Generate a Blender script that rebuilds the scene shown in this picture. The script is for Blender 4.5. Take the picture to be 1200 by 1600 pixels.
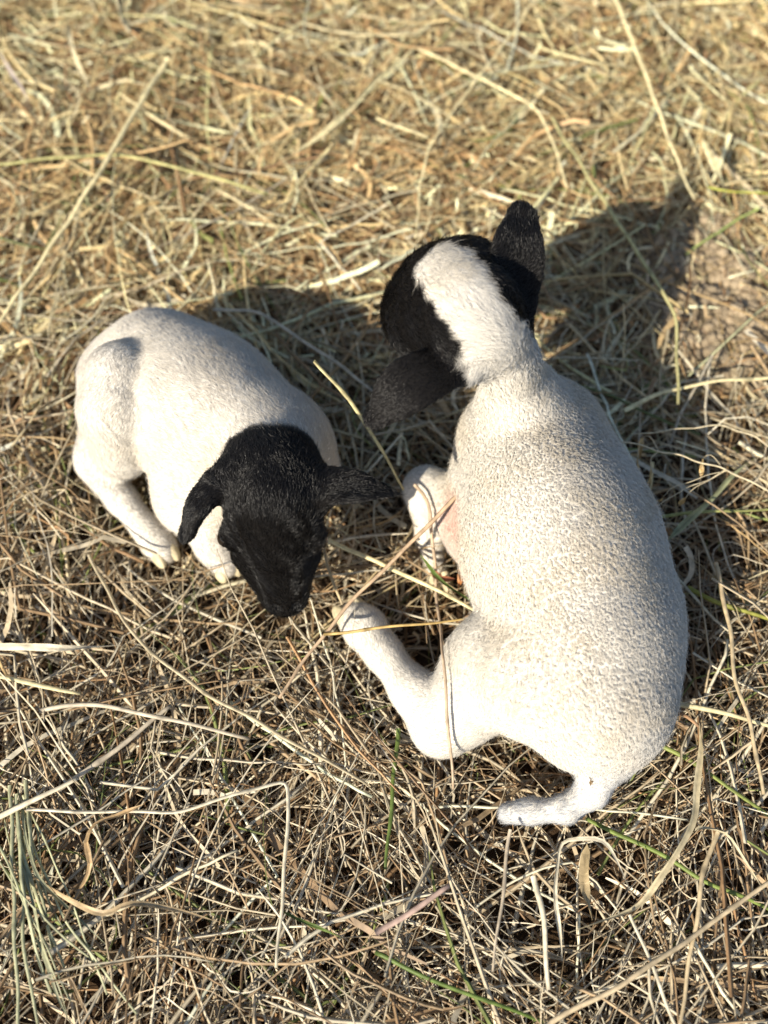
import bpy, math
import numpy as np
from mathutils import Vector, kdtree

rng = np.random.default_rng(7)
scene = bpy.context.scene
for o in list(bpy.data.objects):
    bpy.data.objects.remove(o)

# ------------------------------------------------------------------ camera
PITCH = math.radians(64)
CAM = np.array([0.0, -0.403, 0.827])
cam_d = bpy.data.cameras.new('camera')
cam = bpy.data.objects.new('camera', cam_d)
scene.collection.objects.link(cam)
cam.location = CAM
cam.rotation_euler = (math.pi / 2 - PITCH, 0, 0)
cam_d.sensor_fit = 'HORIZONTAL'
cam_d.sensor_width = 36
cam_d.angle = math.radians(40)
cam_d.clip_start = 0.02
cam_d.clip_end = 400
cam_d.dof.use_dof = True
cam_d.dof.focus_distance = 0.765
cam_d.dof.aperture_fstop = 3.9
scene.camera = cam

# ------------------------------------------------------------------ sky, sun, exposure
SUN_EL = math.radians(36)
SUN_AZ = math.radians(50)                 # heading of the shadows, from +X towards +Y
w = bpy.data.worlds.new('World')
scene.world = w
w.use_nodes = True
nt = w.node_tree
nt.nodes.clear()
sky = nt.nodes.new('ShaderNodeTexSky')
sky.sky_type = 'NISHITA'
sky.sun_disc = False
sky.sun_elevation = SUN_EL
sky.sun_rotation = math.atan2(-math.cos(SUN_AZ), -math.sin(SUN_AZ))
bg = nt.nodes.new('ShaderNodeBackground')
bg.inputs['Strength'].default_value = 0.095
wo = nt.nodes.new('ShaderNodeOutputWorld')
nt.links.new(sky.outputs[0], bg.inputs[0])
nt.links.new(bg.outputs[0], wo.inputs[0])
sun_d = bpy.data.lights.new('sun', 'SUN')
sun_d.energy = 5.0
sun_d.angle = math.radians(0.5)
sun_d.color = (1.0, 0.91, 0.76)
sun = bpy.data.objects.new('sun', sun_d)
scene.collection.objects.link(sun)
sdir = Vector((math.cos(SUN_AZ) * math.cos(SUN_EL), math.sin(SUN_AZ) * math.cos(SUN_EL), -math.sin(SUN_EL)))
sun.rotation_euler = sdir.to_track_quat('-Z', 'Y').to_euler()
sun.location = (-1, -1.5, 2)
scene.view_settings.view_transform = 'Standard'
scene.view_settings.look = 'None'
scene.view_settings.exposure = 0.72
scene.view_settings.gamma = 1.0
scene.view_settings.use_curve_mapping = False
scene.cycles.max_bounces = 5
scene.cycles.diffuse_bounces = 3
scene.cycles.glossy_bounces = 1
scene.cycles.transmission_bounces = 3
scene.cycles.caustics_reflective = False
scene.cycles.caustics_refractive = False
scene.cycles.transparent_max_bounces = 10

# ------------------------------------------------------------------ helpers
F_PX = 600 / math.tan(math.radians(20))
FWD = np.array([0, math.cos(PITCH), -math.sin(PITCH)])
UPV = np.array([0, math.sin(PITCH), math.cos(PITCH)])


def P(px, py, z):
    """point at height z that the photograph shows at pixel px, py (measured on the photograph)"""
    d = FWD + np.array([(px - 600) / F_PX, 0, 0]) + UPV * (800 - py) / F_PX
    return CAM + d * ((z - CAM[2]) / d[2])


def unit(v):
    v = np.asarray(v, float)
    return v / (np.linalg.norm(v, axis=-1, keepdims=True) + 1e-12)


def sstep(x, a, b):
    t = np.clip((x - a) / (b - a), 0, 1)
    return t * t * (3 - 2 * t)


def link(name, data, parent=None):
    o = bpy.data.objects.new(name, data)
    scene.collection.objects.link(o)
    o.parent = parent
    return o


def tag(o, label, cat, group=None, kind=None):
    if label:
        o['label'] = label
    if cat:
        o['category'] = cat
    if group:
        o['group'] = group
    if kind:
        o['kind'] = kind
    return o


def build_mesh(name, verts, faces, mat=None, cols=None, smooth=True):
    """verts (N,3), faces (M,k) arrays of one face size"""
    me = bpy.data.meshes.new(name)
    verts = np.asarray(verts, np.float32)
    faces = np.asarray(faces, np.int32)
    k = faces.shape[1]
    me.vertices.add(len(verts))
    me.vertices.foreach_set('co', verts.ravel())
    me.loops.add(faces.size)
    me.loops.foreach_set('vertex_index', faces.ravel())
    me.polygons.add(len(faces))
    me.polygons.foreach_set('loop_start', np.arange(0, faces.size, k, dtype=np.int32))
    me.polygons.foreach_set('use_smooth', np.full(len(faces), smooth))
    me.update(calc_edges=True)
    if cols is not None:
        a = me.attributes.new('col', 'FLOAT_COLOR', 'POINT')
        c = np.ones((len(verts), 4), np.float32)
        c[:, :3] = cols
        a.data.foreach_set('color', c.ravel())
    if mat:
        me.materials.append(mat)
    return me


def hashgrid(ix, iy, iz=0, seed=0):
    n = (ix * 374761393 + iy * 668265263 + iz * 2147483647 % 1000003 * 69069 + seed * 1274126177) & 0x7fffffff
    n = ((n ^ (n >> 13)) * 1274126177) & 0x7fffffff
    return ((n ^ (n >> 16)) & 0xffff) / 65535.0


def vnoise(x, y, s, seed=0):
    x = x * s + 1000.0
    y = y * s + 1000.0
    ix = np.floor(x).astype(np.int64)
    iy = np.floor(y).astype(np.int64)
    fx = x - ix
    fy = y - iy
    fx = fx * fx * (3 - 2 * fx)
    fy = fy * fy * (3 - 2 * fy)
    a = hashgrid(ix, iy, 0, seed)
    b = hashgrid(ix + 1, iy, 0, seed)
    c = hashgrid(ix, iy + 1, 0, seed)
    d = hashgrid(ix + 1, iy + 1, 0, seed)
    return (a * (1 - fx) + b * fx) * (1 - fy) + (c * (1 - fx) + d * fx) * fy


# ------------------------------------------------------------------ materials
def new_mat(name):
    m = bpy.data.materials.new(name)
    m.use_nodes = True
    t = m.node_tree
    t.nodes.clear()
    out = t.nodes.new('ShaderNodeOutputMaterial')
    return m, t, out


def mat_strand(name, translucent=0.25, rough=0.5, streak=True, spec=0.35):
    m, t, out = new_mat(name)
    at = t.nodes.new('ShaderNodeAttribute')
    at.attribute_name = 'col'
    col = at.outputs['Color']
    if streak:
        tc = t.nodes.new('ShaderNodeTexCoord')
        nz = t.nodes.new('ShaderNodeTexNoise')
        nz.inputs['Scale'].default_value = 160
        nz.inputs['Detail'].default_value = 3
        t.links.new(tc.outputs['Object'], nz.inputs['Vector'])
        mr = t.nodes.new('ShaderNodeMapRange')
        mr.inputs[1].default_value = 0.3
        mr.inputs[2].default_value = 0.7
        mr.inputs[3].default_value = 0.68
        mr.inputs[4].default_value = 1.2
        t.links.new(nz.outputs['Fac'], mr.inputs[0])
        mx = t.nodes.new('ShaderNodeMix')
        mx.data_type = 'RGBA'
        mx.blend_type = 'MULTIPLY'
        mx.inputs[0].default_value = 1.0
        t.links.new(col, mx.inputs[6])
        t.links.new(mr.outputs[0], mx.inputs[7])
        col = mx.outputs[2]
    b = t.nodes.new('ShaderNodeBsdfPrincipled')
    b.inputs['Roughness'].default_value = rough
    b.inputs['Specular IOR Level'].default_value = spec
    t.links.new(col, b.inputs['Base Color'])
    if translucent > 0:
        tr = t.nodes.new('ShaderNodeBsdfTranslucent')
        t.links.new(col, tr.inputs['Color'])
        ms = t.nodes.new('ShaderNodeMixShader')
        ms.inputs[0].default_value = translucent
        t.links.new(b.outputs[0], ms.inputs[1])
        t.links.new(tr.outputs[0], ms.inputs[2])
        t.links.new(ms.outputs[0], out.inputs[0])
    else:
        t.links.new(b.outputs[0], out.inputs[0])
    return m


def mat_fur(name, rough, spec, translucent, sheer=0.0):
    """coat fibres: shaded with the lie of the coat, lit and shadowed as fibres"""
    m, t, out = new_mat(name)
    at = t.nodes.new('ShaderNodeAttribute')
    at.attribute_name = 'col'
    an = t.nodes.new('ShaderNodeAttribute')
    an.attribute_name = 'coat_normal'
    b = t.nodes.new('ShaderNodeBsdfDiffuse')
    b.inputs['Roughness'].default_value = 0.6
    t.links.new(at.outputs['Color'], b.inputs['Color'])
    t.links.new(an.outputs['Vector'], b.inputs['Normal'])
    g = t.nodes.new('ShaderNodeBsdfPrincipled')
    g.inputs['Roughness'].default_value = rough
    g.inputs['Specular IOR Level'].default_value = spec
    t.links.new(at.outputs['Color'], g.inputs['Base Color'])
    ms = t.nodes.new('ShaderNodeMixShader')
    ms.inputs[0].default_value = translucent
    t.links.new(b.outputs[0], ms.inputs[1])
    t.links.new(g.outputs[0], ms.inputs[2])
    if sheer:                                     # fibres finer than the strands that stand for them
        tp = t.nodes.new('ShaderNodeBsdfTransparent')
        m2 = t.nodes.new('ShaderNodeMixShader')
        m2.inputs[0].default_value = sheer
        t.links.new(ms.outputs[0], m2.inputs[1])
        t.links.new(tp.outputs[0], m2.inputs[2])
        t.links.new(m2.outputs[0], out.inputs[0])
    else:
        t.links.new(ms.outputs[0], out.inputs[0])
    return m


def mat_skin(name):
    m, t, out = new_mat(name)
    at = t.nodes.new('ShaderNodeAttribute')
    at.attribute_name = 'col'
    tc = t.nodes.new('ShaderNodeTexCoord')
    nz = t.nodes.new('ShaderNodeTexNoise')
    nz.inputs['Scale'].default_value = 420
    nz.inputs['Detail'].default_value = 4
    t.links.new(tc.outputs['Object'], nz.inputs['Vector'])
    bp = t.nodes.new('ShaderNodeBump')
    bp.inputs['Strength'].default_value = 0.25
    bp.inputs['Distance'].default_value = 0.001
    t.links.new(nz.outputs['Fac'], bp.inputs['Height'])
    b = t.nodes.new('ShaderNodeBsdfPrincipled')
    b.inputs['Roughness'].default_value = 0.8
    b.inputs['Specular IOR Level'].default_value = 0.04
    t.links.new(at.outputs['Color'], b.inputs['Base Color'])
    t.links.new(bp.outputs[0], b.inputs['Normal'])
    t.links.new(b.outputs[0], out.inputs[0])
    return m


def mat_plain(name, color, rough=0.5, spec=0.5, nscale=0, namp=0.3):
    m, t, out = new_mat(name)
    b = t.nodes.new('ShaderNodeBsdfPrincipled')
    b.inputs['Roughness'].default_value = rough
    b.inputs['Specular IOR Level'].default_value = spec
    b.inputs['Base Color'].default_value = (*color, 1)
    if nscale:
        tc = t.nodes.new('ShaderNodeTexCoord')
        nz = t.nodes.new('ShaderNodeTexNoise')
        nz.inputs['Scale'].default_value = nscale
        nz.inputs['Detail'].default_value = 5
        t.links.new(tc.outputs['Object'], nz.inputs['Vector'])
        cr = t.nodes.new('ShaderNodeValToRGB')
        cr.color_ramp.elements[0].position = 0.3
        cr.color_ramp.elements[1].position = 0.7
        cr.color_ramp.elements[0].color = (*[c * (1 - namp) for c in color], 1)
        cr.color_ramp.elements[1].color = (*[min(1, c * (1 + namp)) for c in color], 1)
        t.links.new(nz.outputs['Fac'], cr.inputs[0])
        t.links.new(cr.outputs[0], b.inputs['Base Color'])
        bp = t.nodes.new('ShaderNodeBump')
        bp.inputs['Strength'].default_value = 0.6
        bp.inputs['Distance'].default_value = 0.003
        t.links.new(nz.outputs['Fac'], bp.inputs['Height'])
        t.links.new(bp.outputs[0], b.inputs['Normal'])
    t.links.new(b.outputs[0], out.inputs[0])
    return m


M_STRAW = mat_strand('dry_straw', 0.22, 0.5)
M_SKIN = mat_skin('lamb_skin')
M_WOOL = mat_fur('white_wool_fibre', 0.7, 0.1, 0.15, 0.55)
M_HAIR = mat_fur('lamb_hair', 0.32, 0.42, 0.7)
M_HOOF = mat_plain('hoof_horn', (0.55, 0.47, 0.30), 0.5, 0.3, 120)
M_EYE = mat_plain('eye_wet', (0.012, 0.008, 0.006), 0.08, 0.8)

# soil: dusty tan at the back and on the bare patch, darker in front
m, t, out = new_mat('soil')
at = t.nodes.new('ShaderNodeAttribute')
at.attribute_name = 'col'
tc = t.nodes.new('ShaderNodeTexCoord')
n1 = t.nodes.new('ShaderNodeTexNoise')
n1.inputs['Scale'].default_value = 90
n1.inputs['Detail'].default_value = 8
n1.inputs['Roughness'].default_value = 0.7
t.links.new(tc.outputs['Object'], n1.inputs['Vector'])
mr = t.nodes.new('ShaderNodeMapRange')
mr.inputs[1].default_value = 0.25
mr.inputs[2].default_value = 0.75
mr.inputs[3].default_value = 0.45
mr.inputs[4].default_value = 1.35
t.links.new(n1.outputs['Fac'], mr.inputs[0])
mx = t.nodes.new('ShaderNodeMix')
mx.data_type = 'RGBA'
mx.blend_type = 'MULTIPLY'
mx.inputs[0].default_value = 1
t.links.new(at.outputs['Color'], mx.inputs[6])
t.links.new(mr.outputs[0], mx.inputs[7])
bp = t.nodes.new('ShaderNodeBump')
bp.inputs['Strength'].default_value = 0.9
bp.inputs['Distance'].default_value = 0.006
t.links.new(n1.outputs['Fac'], bp.inputs['Height'])
b = t.nodes.new('ShaderNodeBsdfPrincipled')
b.inputs['Roughness'].default_value = 0.95
b.inputs['Specular IOR Level'].default_value = 0.1
t.links.new(mx.outputs[2], b.inputs['Base Color'])
t.links.new(bp.outputs[0], b.inputs['Normal'])
t.links.new(b.outputs[0], out.inputs[0])
M_SOIL = m

# ------------------------------------------------------------------ the ground
BARE = P(1122, 490, 0.0)                    # bare earth showing beyond the bigger lamb


def bare(x, y):
    d = np.hypot((x - BARE[0]) / 0.075, (y - BARE[1]) / 0.10)
    return 1 - sstep(d + 0.5 * (vnoise(x, y, 30, 5) - 0.5), 0.6, 1.3)


def ground_z(x, y):
    z = 0.012 * (vnoise(x, y, 6, 1) - 0.5) + 0.008 * (vnoise(x, y, 18, 2) - 0.5)
    z = z + 0.007 * (vnoise(x, y, 55, 3) - 0.5) * (0.5 + 2.4 * bare(x, y))
    z = z + 0.005 * (vnoise(x, y, 120, 4) - 0.5) * (0.4 + 1.2 * bare(x, y))
    z = z + 0.010 * sstep(y, 0.0, 0.4) + 0.012 * bare(x, y)
    return z * np.exp(-np.maximum(0, np.hypot(x, y) - 2.0) / 3.0)


fine = np.linspace(-0.95, 0.95, 330)
far = np.array([1.0, 1.06, 1.14, 1.25, 1.4, 1.6, 1.9, 2.3, 3, 4, 6, 9, 14, 25, 45, 90, 150])
gx = np.concatenate([-far[::-1], fine, far])
gy = gx + 0.12
GX, GY = np.meshgrid(gx, gy)
GZ = ground_z(GX, GY)
n = len(gx)
idx = np.arange(n * n).reshape(n, n)
gf = np.stack([idx[:-1, :-1], idx[:-1, 1:], idx[1:, 1:], idx[1:, :-1]], -1).reshape(-1, 4)
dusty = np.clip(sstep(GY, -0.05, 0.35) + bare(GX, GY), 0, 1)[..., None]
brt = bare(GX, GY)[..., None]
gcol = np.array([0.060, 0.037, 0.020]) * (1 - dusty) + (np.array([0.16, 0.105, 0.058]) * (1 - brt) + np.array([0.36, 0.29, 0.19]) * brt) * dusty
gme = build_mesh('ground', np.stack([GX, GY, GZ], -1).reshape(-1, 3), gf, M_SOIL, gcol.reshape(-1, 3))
g = link('ground', gme)
tag(g, 'dry brown earth under the straw', None, None, 'structure')


# ------------------------------------------------------------------ lambs as one implicit surface each
def chain(pts, k=0.02, **kw):
    """tapered limb through (px, py, z, r) points"""
    q = [(P(a, b_, c), r) for a, b_, c, r in pts]
    res = []
    if len(q) == 1:
        res.append(dict(a=q[0][0], b=q[0][0] + 1e-4, r=(q[0][1], q[0][1]), k=k, **kw))
    for i in range(len(q) - 1):
        res.append(dict(a=q[i][0], b=q[i + 1][0], r=(q[i][1], q[i + 1][1]), k=k, **kw))
    return res


def ear(pts, prof, normal, flat, cup=0.0, k=0.008, **kw):
    """leaf-shaped flattened ear along points, wide across 'normal', thin along it"""
    q = [P(*p) for p in pts]
    return [dict(a=q[0], b=q[-1], mid=q[len(q) // 2], r=prof, n=unit(normal), flat=flat, cup=cup, k=k, **kw)]


def prim_dist(p, pr):
    a, b_ = pr['a'], pr['b']
    ab = b_ - a
    L2 = float(ab @ ab)
    if 'n' in pr:
        nn = pr['n'] - unit(ab) * float(pr['n'] @ unit(ab))
        nn = unit(nn)
        side = np.cross(unit(ab), nn)
        tt = np.clip((p - a) @ ab / L2, 0, 1)
        m_off = pr['mid'] - (a + b_) / 2
        bowv = 4 * tt * (1 - tt)
        q = p - a - tt[..., None] * ab - bowv[..., None] * m_off
        u = q @ side
        v = q @ nn
        al = (p - a) @ unit(ab) - tt * math.sqrt(L2)
        r = np.interp(tt, np.linspace(0, 1, len(pr['r'])), pr['r'])
        v = v - pr['cup'] * (u * u) / 0.02
        d = np.sqrt(u * u + (v * pr['flat']) ** 2 + al * al) - r
        g_ = np.sqrt(u * u + (v * pr['flat'] ** 2) ** 2 + al * al) / (np.sqrt(u * u + (v * pr['flat']) ** 2 + al * al) + 1e-9)
        return d / np.maximum(g_, 1.0)
    tt = np.clip((p - a) @ ab / L2, 0, 1)
    q = p - a - tt[..., None] * ab
    r = pr['r'][0] + (pr['r'][1] - pr['r'][0]) * tt
    return np.sqrt((q * q).sum(-1)) - r


def smin(a, b_, k):
    h = np.clip(0.5 + 0.5 * (a - b_) / k, 0, 1)
    return a * (1 - h) + b_ * h - k * h * (1 - h)


def smax(a, b_, k):
    return -smin(-a, -b_, k)


class Implicit:
    def __init__(self, prims, h=0.0021):
        self.prims = prims
        lo = np.min([np.minimum(p['a'], p['b']) - max(p['r']) for p in prims], 0) - 0.02
        hi = np.max([np.maximum(p['a'], p['b']) + max(p['r']) for p in prims], 0) + 0.02
        self.lo, self.h = lo, h
        self.shape = np.ceil((hi - lo) / h).astype(int) + 1
        ax = [lo[i] + h * np.arange(self.shape[i]) for i in range(3)]
        D = np.full(self.shape, 0.06, np.float32)
        for pr in prims:
            R = max(pr['r']) + 0.045
            sl = []
            for i in range(3):
                l_ = min(pr['a'][i], pr['b'][i]) - R
                u_ = max(pr['a'][i], pr['b'][i]) + R
                sl.append(slice(max(0, int((l_ - lo[i]) / h)), min(self.shape[i], int((u_ - lo[i]) / h) + 2)))
            g_ = np.stack(np.meshgrid(*[ax[i][sl[i]] for i in range(3)], indexing='ij'), -1)
            d = prim_dist(g_, pr).astype(np.float32)
            s = tuple(sl)
            if pr.get('cut'):
                D[s] = smax(D[s], -d, pr['k'])
            else:
                D[s] = smin(D[s], d, pr['k'])
        self.D = D

    def sample(self, p):
        q = (p - self.lo) / self.h
        i = np.floor(q).astype(int)
        ok = np.all((i >= 0) & (i < self.shape - 1), -1)
        i = np.clip(i, 0, self.shape - 2)
        return np.where(ok, self.D[i[..., 0], i[..., 1], i[..., 2]], 0.06)

    def surface(self):
        D, h, lo = self.D, self.h, self.lo
        ins = D < 0
        c = [ins[x:ins.shape[0] - 1 + x, y:ins.shape[1] - 1 + y, z:ins.shape[2] - 1 + z] for x in (0, 1) for y in (0, 1) for z in (0, 1)]
        cnt = sum(k_.astype(np.int8) for k_ in c)
        act = np.argwhere((cnt > 0) & (cnt < 8))
        vid = np.full(np.array(D.shape) - 1, -1, np.int32)
        vid[act[:, 0], act[:, 1], act[:, 2]] = np.arange(len(act))
        acc = np.zeros((len(act), 3))
        num = np.zeros(len(act))
        for ax in range(3):
            o1, o2 = [k_ for k_ in range(3) if k_ != ax]
            for u in (0, 1):
                for v in (0, 1):
                    p0 = act.copy()
                    p0[:, o1] += u
                    p0[:, o2] += v
                    p1 = p0.copy()
                    p1[:, ax] += 1
                    d0 = D[p0[:, 0], p0[:, 1], p0[:, 2]]
                    d1 = D[p1[:, 0], p1[:, 1], p1[:, 2]]
                    x = (d0 < 0) != (d1 < 0)
                    tt = np.where(x, d0 / np.where(x, d0 - d1, 1), 0)
                    pt = p0.astype(float)
                    pt[:, ax] += tt
                    acc[x] += pt[x]
                    num[x] += 1
        verts = lo + h * acc / num[:, None]
        faces = []
        for ax in range(3):
            o1, o2 = [(1, 2), (2, 0), (0, 1)][ax]
            sl0 = [slice(None)] * 3
            sl1 = [slice(None)] * 3
            sl0[ax] = slice(0, -1)
            sl1[ax] = slice(1, None)
            a0, a1 = ins[tuple(sl0)], ins[tuple(sl1)]
            e = np.argwhere(a0 != a1)
            e = e[(e[:, o1] > 0) & (e[:, o2] > 0) & (e[:, o1] < D.shape[o1] - 1) & (e[:, o2] < D.shape[o2] - 1)]
            flip = ~a0[e[:, 0], e[:, 1], e[:, 2]]

            def V(d1, d2):
                q = e.copy()
                q[:, o1] += d1
                q[:, o2] += d2
                return vid[q[:, 0], q[:, 1], q[:, 2]]
            f = np.stack([V(-1, -1), V(0, -1), V(0, 0), V(-1, 0)], -1)
            f[flip] = f[flip][:, ::-1]
            faces.append(f)
        faces = np.concatenate(faces)
        faces = faces[(faces >= 0).all(1)]
        # smoothing that keeps volume (Taubin)
        e = np.concatenate([faces[:, [0, 1]], faces[:, [1, 2]], faces[:, [2, 3]], faces[:, [3, 0]]])
        deg = np.bincount(e.ravel(), minlength=len(verts)).astype(float)[:, None]
        for it in range(6):
            s = np.zeros_like(verts)
            for k_ in range(3):
                s[:, k_] = np.bincount(e[:, 0], verts[e[:, 1], k_], len(verts)) + np.bincount(e[:, 1], verts[e[:, 0], k_], len(verts))
            verts = verts + (s / deg - verts) * (0.5 if it % 2 == 0 else -0.5)
        return verts, faces

    def weights(self, v, s=0.007):
        W = np.stack([np.exp(-np.clip(prim_dist(v, p), -0.02, 0.2) / s) if not p.get('cut') else np.zeros(len(v)) for p in self.prims], -1)
        return W / W.sum(-1, keepdims=True)


def vert_normals(v, f):
    nrm = np.cross(v[f[:, 2]] - v[f[:, 0]], v[f[:, 3]] - v[f[:, 1]])
    out_ = np.zeros_like(v)
    for k_ in range(4):
        for c in range(3):
            out_[:, c] += np.bincount(f[:, k_], nrm[:, c], len(v))
    return unit(out_)


def curves_object(name, pts, radius, cols, mat, parent, normals):
    """pts (N,K,3), radius (K,), cols (N,3)"""
    N, K, _ = pts.shape
    hc = bpy.data.hair_curves.new(name)
    hc.add_curves([K] * N)
    hc.position_data.foreach_set('vector', pts.astype(np.float32).ravel())
    ra = hc.attributes.get('radius') or hc.attributes.new('radius', 'FLOAT', 'POINT')
    ra.data.foreach_set('value', (np.asarray(radius, np.float32) * np.ones((N, K), np.float32)).ravel())
    ca = hc.attributes.new('col', 'FLOAT_COLOR', 'CURVE')
    c = np.ones((N, 4), np.float32)
    c[:, :3] = cols
    ca.data.foreach_set('color', c.ravel())
    na = hc.attributes.new('coat_normal', 'FLOAT_VECTOR', 'CURVE')
    na.data.foreach_set('vector', normals.astype(np.float32).ravel())
    hc.materials.append(mat)
    o = link(name, hc, parent)
    return tag(o, None, None, None, 'stuff')


def scatter(v, f, nrm, N, dens):
    tri = np.concatenate([f[:, [0, 1, 2]], f[:, [0, 2, 3]]])
    area = np.linalg.norm(np.cross(v[tri[:, 1]] - v[tri[:, 0]], v[tri[:, 2]] - v[tri[:, 0]]), axis=1)
    area = area * dens[tri].mean(1)
    cdf = np.cumsum(area)
    ti = np.searchsorted(cdf, rng.random(N) * cdf[-1])
    u, w_ = rng.random(N), rng.random(N)
    fl = u + w_ > 1
    u[fl], w_[fl] = 1 - u[fl], 1 - w_[fl]
    bc = np.stack([1 - u - w_, u, w_], -1)
    return tri[ti], bc


def interp(attr, tri, bc):
    return (attr[tri] * bc[..., None]).sum(1)


def make_lamb(name, label, prims, colour, n_wool, n_hair, hooves, eyes):
    root = link(name, None)
    root.location = (0, 0, 0)
    tag(root, label, 'lamb')
    im = Implicit(prims)
    v, f = im.surface()
    W = im.weights(v)
    flow = W @ np.array([p.get('flow', (0, -1, 0)) for p in prims], float)
    hl = W @ np.array([p.get('hair', 0.006) for p in prims])
    wool = W @ np.array([p.get('wool', 0.0) for p in prims])
    nrm = vert_normals(v, f)
    hcol, scol, hmul = colour(v, W, nrm)
    hl = hl * hmul
    me = build_mesh('body', v, f, M_SKIN, scol)
    body = link('body', me, root)
    vis = (v[:, 2] > 0.008) * np.where(nrm[:, 2] < -0.6, 0.15, 1.0)
    flow = flow - nrm * (flow * nrm).sum(1, keepdims=True)
    fl_len = np.linalg.norm(flow, axis=1, keepdims=True)
    flow = flow / np.maximum(fl_len, 0.15)
    # --- crimped wool in small locks
    if n_wool:
        tri, bc = scatter(v, f, nrm, n_wool, vis * np.clip(wool, 0, 1))
        r0 = interp(v, tri, bc)
        nn = unit(interp(nrm, tri, bc))
        fw = interp(flow, tri, bc)
        cc = interp(hcol, tri, bc)
        ll = interp(hl[:, None], tri, bc)[:, 0]
        nl = max(200, n_wool // 10)
        kd = kdtree.KDTree(nl)
        for i in range(nl):
            kd.insert(r0[i], i)
        kd.balance()
        lock = np.array([kd.find(p)[1] for p in r0])
        lc = r0[lock]
        ldir = unit(rng.normal(size=(nl, 3)))[lock]
        llen = (0.85 + 0.35 * rng.random(nl))[lock] * ll * (0.85 + 0.3 * rng.random(n_wool)) * np.where(rng.random(n_wool) < 0.03, 2.0, 1.0)
        lph = (rng.random(nl) * 6.283)[lock]
        tang = ldir - nn * (ldir * nn).sum(1, keepdims=True)
        bit = np.cross(nn, tang)
        K = 6
        s = np.linspace(0, 1, K)[None, :, None]
        pull = (lc - r0)[:, None] * (s ** 1.2) * 0.55
        lift = 0.75
        straight = (nn * lift + fw * 0.30 + tang * 0.45)[:, None] * s * llen[:, None, None]
        amp = (0.20 * llen)[:, None, None]
        ang = lph[:, None, None] + s * 5.5
        curl = (tang[:, None] * np.sin(ang) + bit[:, None] * (np.cos(ang))) * amp * s
        droop = fw[:, None] * (s ** 2) * llen[:, None, None] * 0.25 - nn[:, None] * (s ** 2.5) * llen[:, None, None] * 0.3
        pts = r0[:, None] + pull + straight + curl + droop + rng.normal(size=(n_wool, K, 3)) * 0.00022 * s
        cv = cc * (0.95 + 0.10 * rng.random((nl, 1)))[lock]
        curves_object('fleece', pts, np.array([0.00020, 0.00020, 0.00019, 0.00017, 0.00014, 0.00006]), np.clip(cv, 0, 0.95), M_WOOL, root, unit(nn + 0.20 * tang + 0.06 * rng.normal(size=nn.shape)))
    # --- sleek hair on face, ears, legs and flanks
    if n_hair:
        tri, bc = scatter(v, f, nrm, n_hair, vis * np.clip(1.15 - wool, 0.12, 1))
        r0 = interp(v, tri, bc)
        nn = unit(interp(nrm, tri, bc))
        fw = interp(flow, tri, bc)
        cc = interp(hcol, tri, bc)
        ll = interp(hl[:, None], tri, bc)[:, 0] * (0.65 + 0.7 * rng.random(n_hair)) * np.where(rng.random(n_hair) < 0.03, 1.9, 1.0)
        # slow swirl so that tufts part
        cell = [vnoise(r0[:, 0] + 0.7 * r0[:, 2], r0[:, 1] - 0.5 * r0[:, 2], q_, 31 + q_) - 0.5 for q_ in (70, 170, 330)]
        sw = (cell[0] * 0.7 + cell[1] * 0.9 + cell[2] * 0.7)[:, None]
        sidev = np.cross(nn, fw)
        K = 5
        s = np.linspace(0, 1, K)[None, :, None]
        d = unit(fw * 0.9 + sidev * sw + rng.normal(size=(n_hair, 3)) * 0.2)
        pts = r0[:, None] + (d[:, None] * (0.75 * s + 0.2 * s * s) + nn[:, None] * (0.34 * s - 0.16 * s * s)) * ll[:, None, None]
        cv = cc * (0.93 + 0.14 * rng.random((n_hair, 1)))
        lum = cc.mean(1)
        dark = lum < 0.3
        rad = np.array([0.00017, 0.00017, 0.00015, 0.00011, 0.00004])
        curves_object('black_hair', pts[dark], rad, cv[dark], M_HAIR, root, nn[dark])
        curves_object('white_hair', pts[~dark], rad, np.clip(cv[~dark], 0, 0.95), M_WOOL, root, unit(nn + 0.28 * sidev * sw + 0.06 * rng.normal(size=nn.shape))[~dark])
    # --- hooves: two pointed claws each
    for (a, b_, r) in hooves:
        a, b_ = P(*a), P(*b_)
        ax = unit(b_ - a)
        sd = unit(np.cross(ax, (0, 0, 1)))
        upv = np.cross(sd, ax)
        L = np.linalg.norm(b_ - a)
        for sg in (-1, 1):
            rings = 9
            nv = 12
            vv = []
            for i in range(rings):
                tt = i / (rings - 1)
                rr = r * (1.0 - 0.15 * tt) * math.sqrt(max(0.0, 1 - (max(0, tt - 0.45) / 0.56) ** 2)) + 0.0004
                cen = a + ax * L * tt + sd * sg * r * (0.56 + 0.05 * tt)
                for j in range(nv):
                    th = 2 * math.pi * j / nv
                    sx = math.cos(th)
                    sy = max(math.sin(th), -0.55)
                    vv.append(cen + sd * sx * rr * 0.55 + upv * sy * rr * 0.95)
            ff = []
            for i in range(rings - 1):
                for j in range(nv):
                    ff.append((i * nv + j, i * nv + (j + 1) % nv, (i + 1) * nv + (j + 1) % nv, (i + 1) * nv + j))
            link('hoof', build_mesh('hoof', np.array(vv), ff, M_HOOF), root)
    for c, r in eyes:
        vv = []
        nu, nv = 10, 16
        for i in range(nu + 1):
            ph = math.pi * i / nu
            for j in range(nv):
                th = 2 * math.pi * j / nv
                vv.append(c + r * np.array([math.sin(ph) * math.cos(th), math.sin(ph) * math.sin(th), math.cos(ph)]))
        ff = [(i * nv + j, (i + 1) * nv + j, (i + 1) * nv + (j + 1) % nv, i * nv + (j + 1) % nv) for i in range(nu) for j in range(nv)]
        link('eye', build_mesh('eye', np.array(vv), ff, M_EYE), root)
    return root, im


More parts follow.
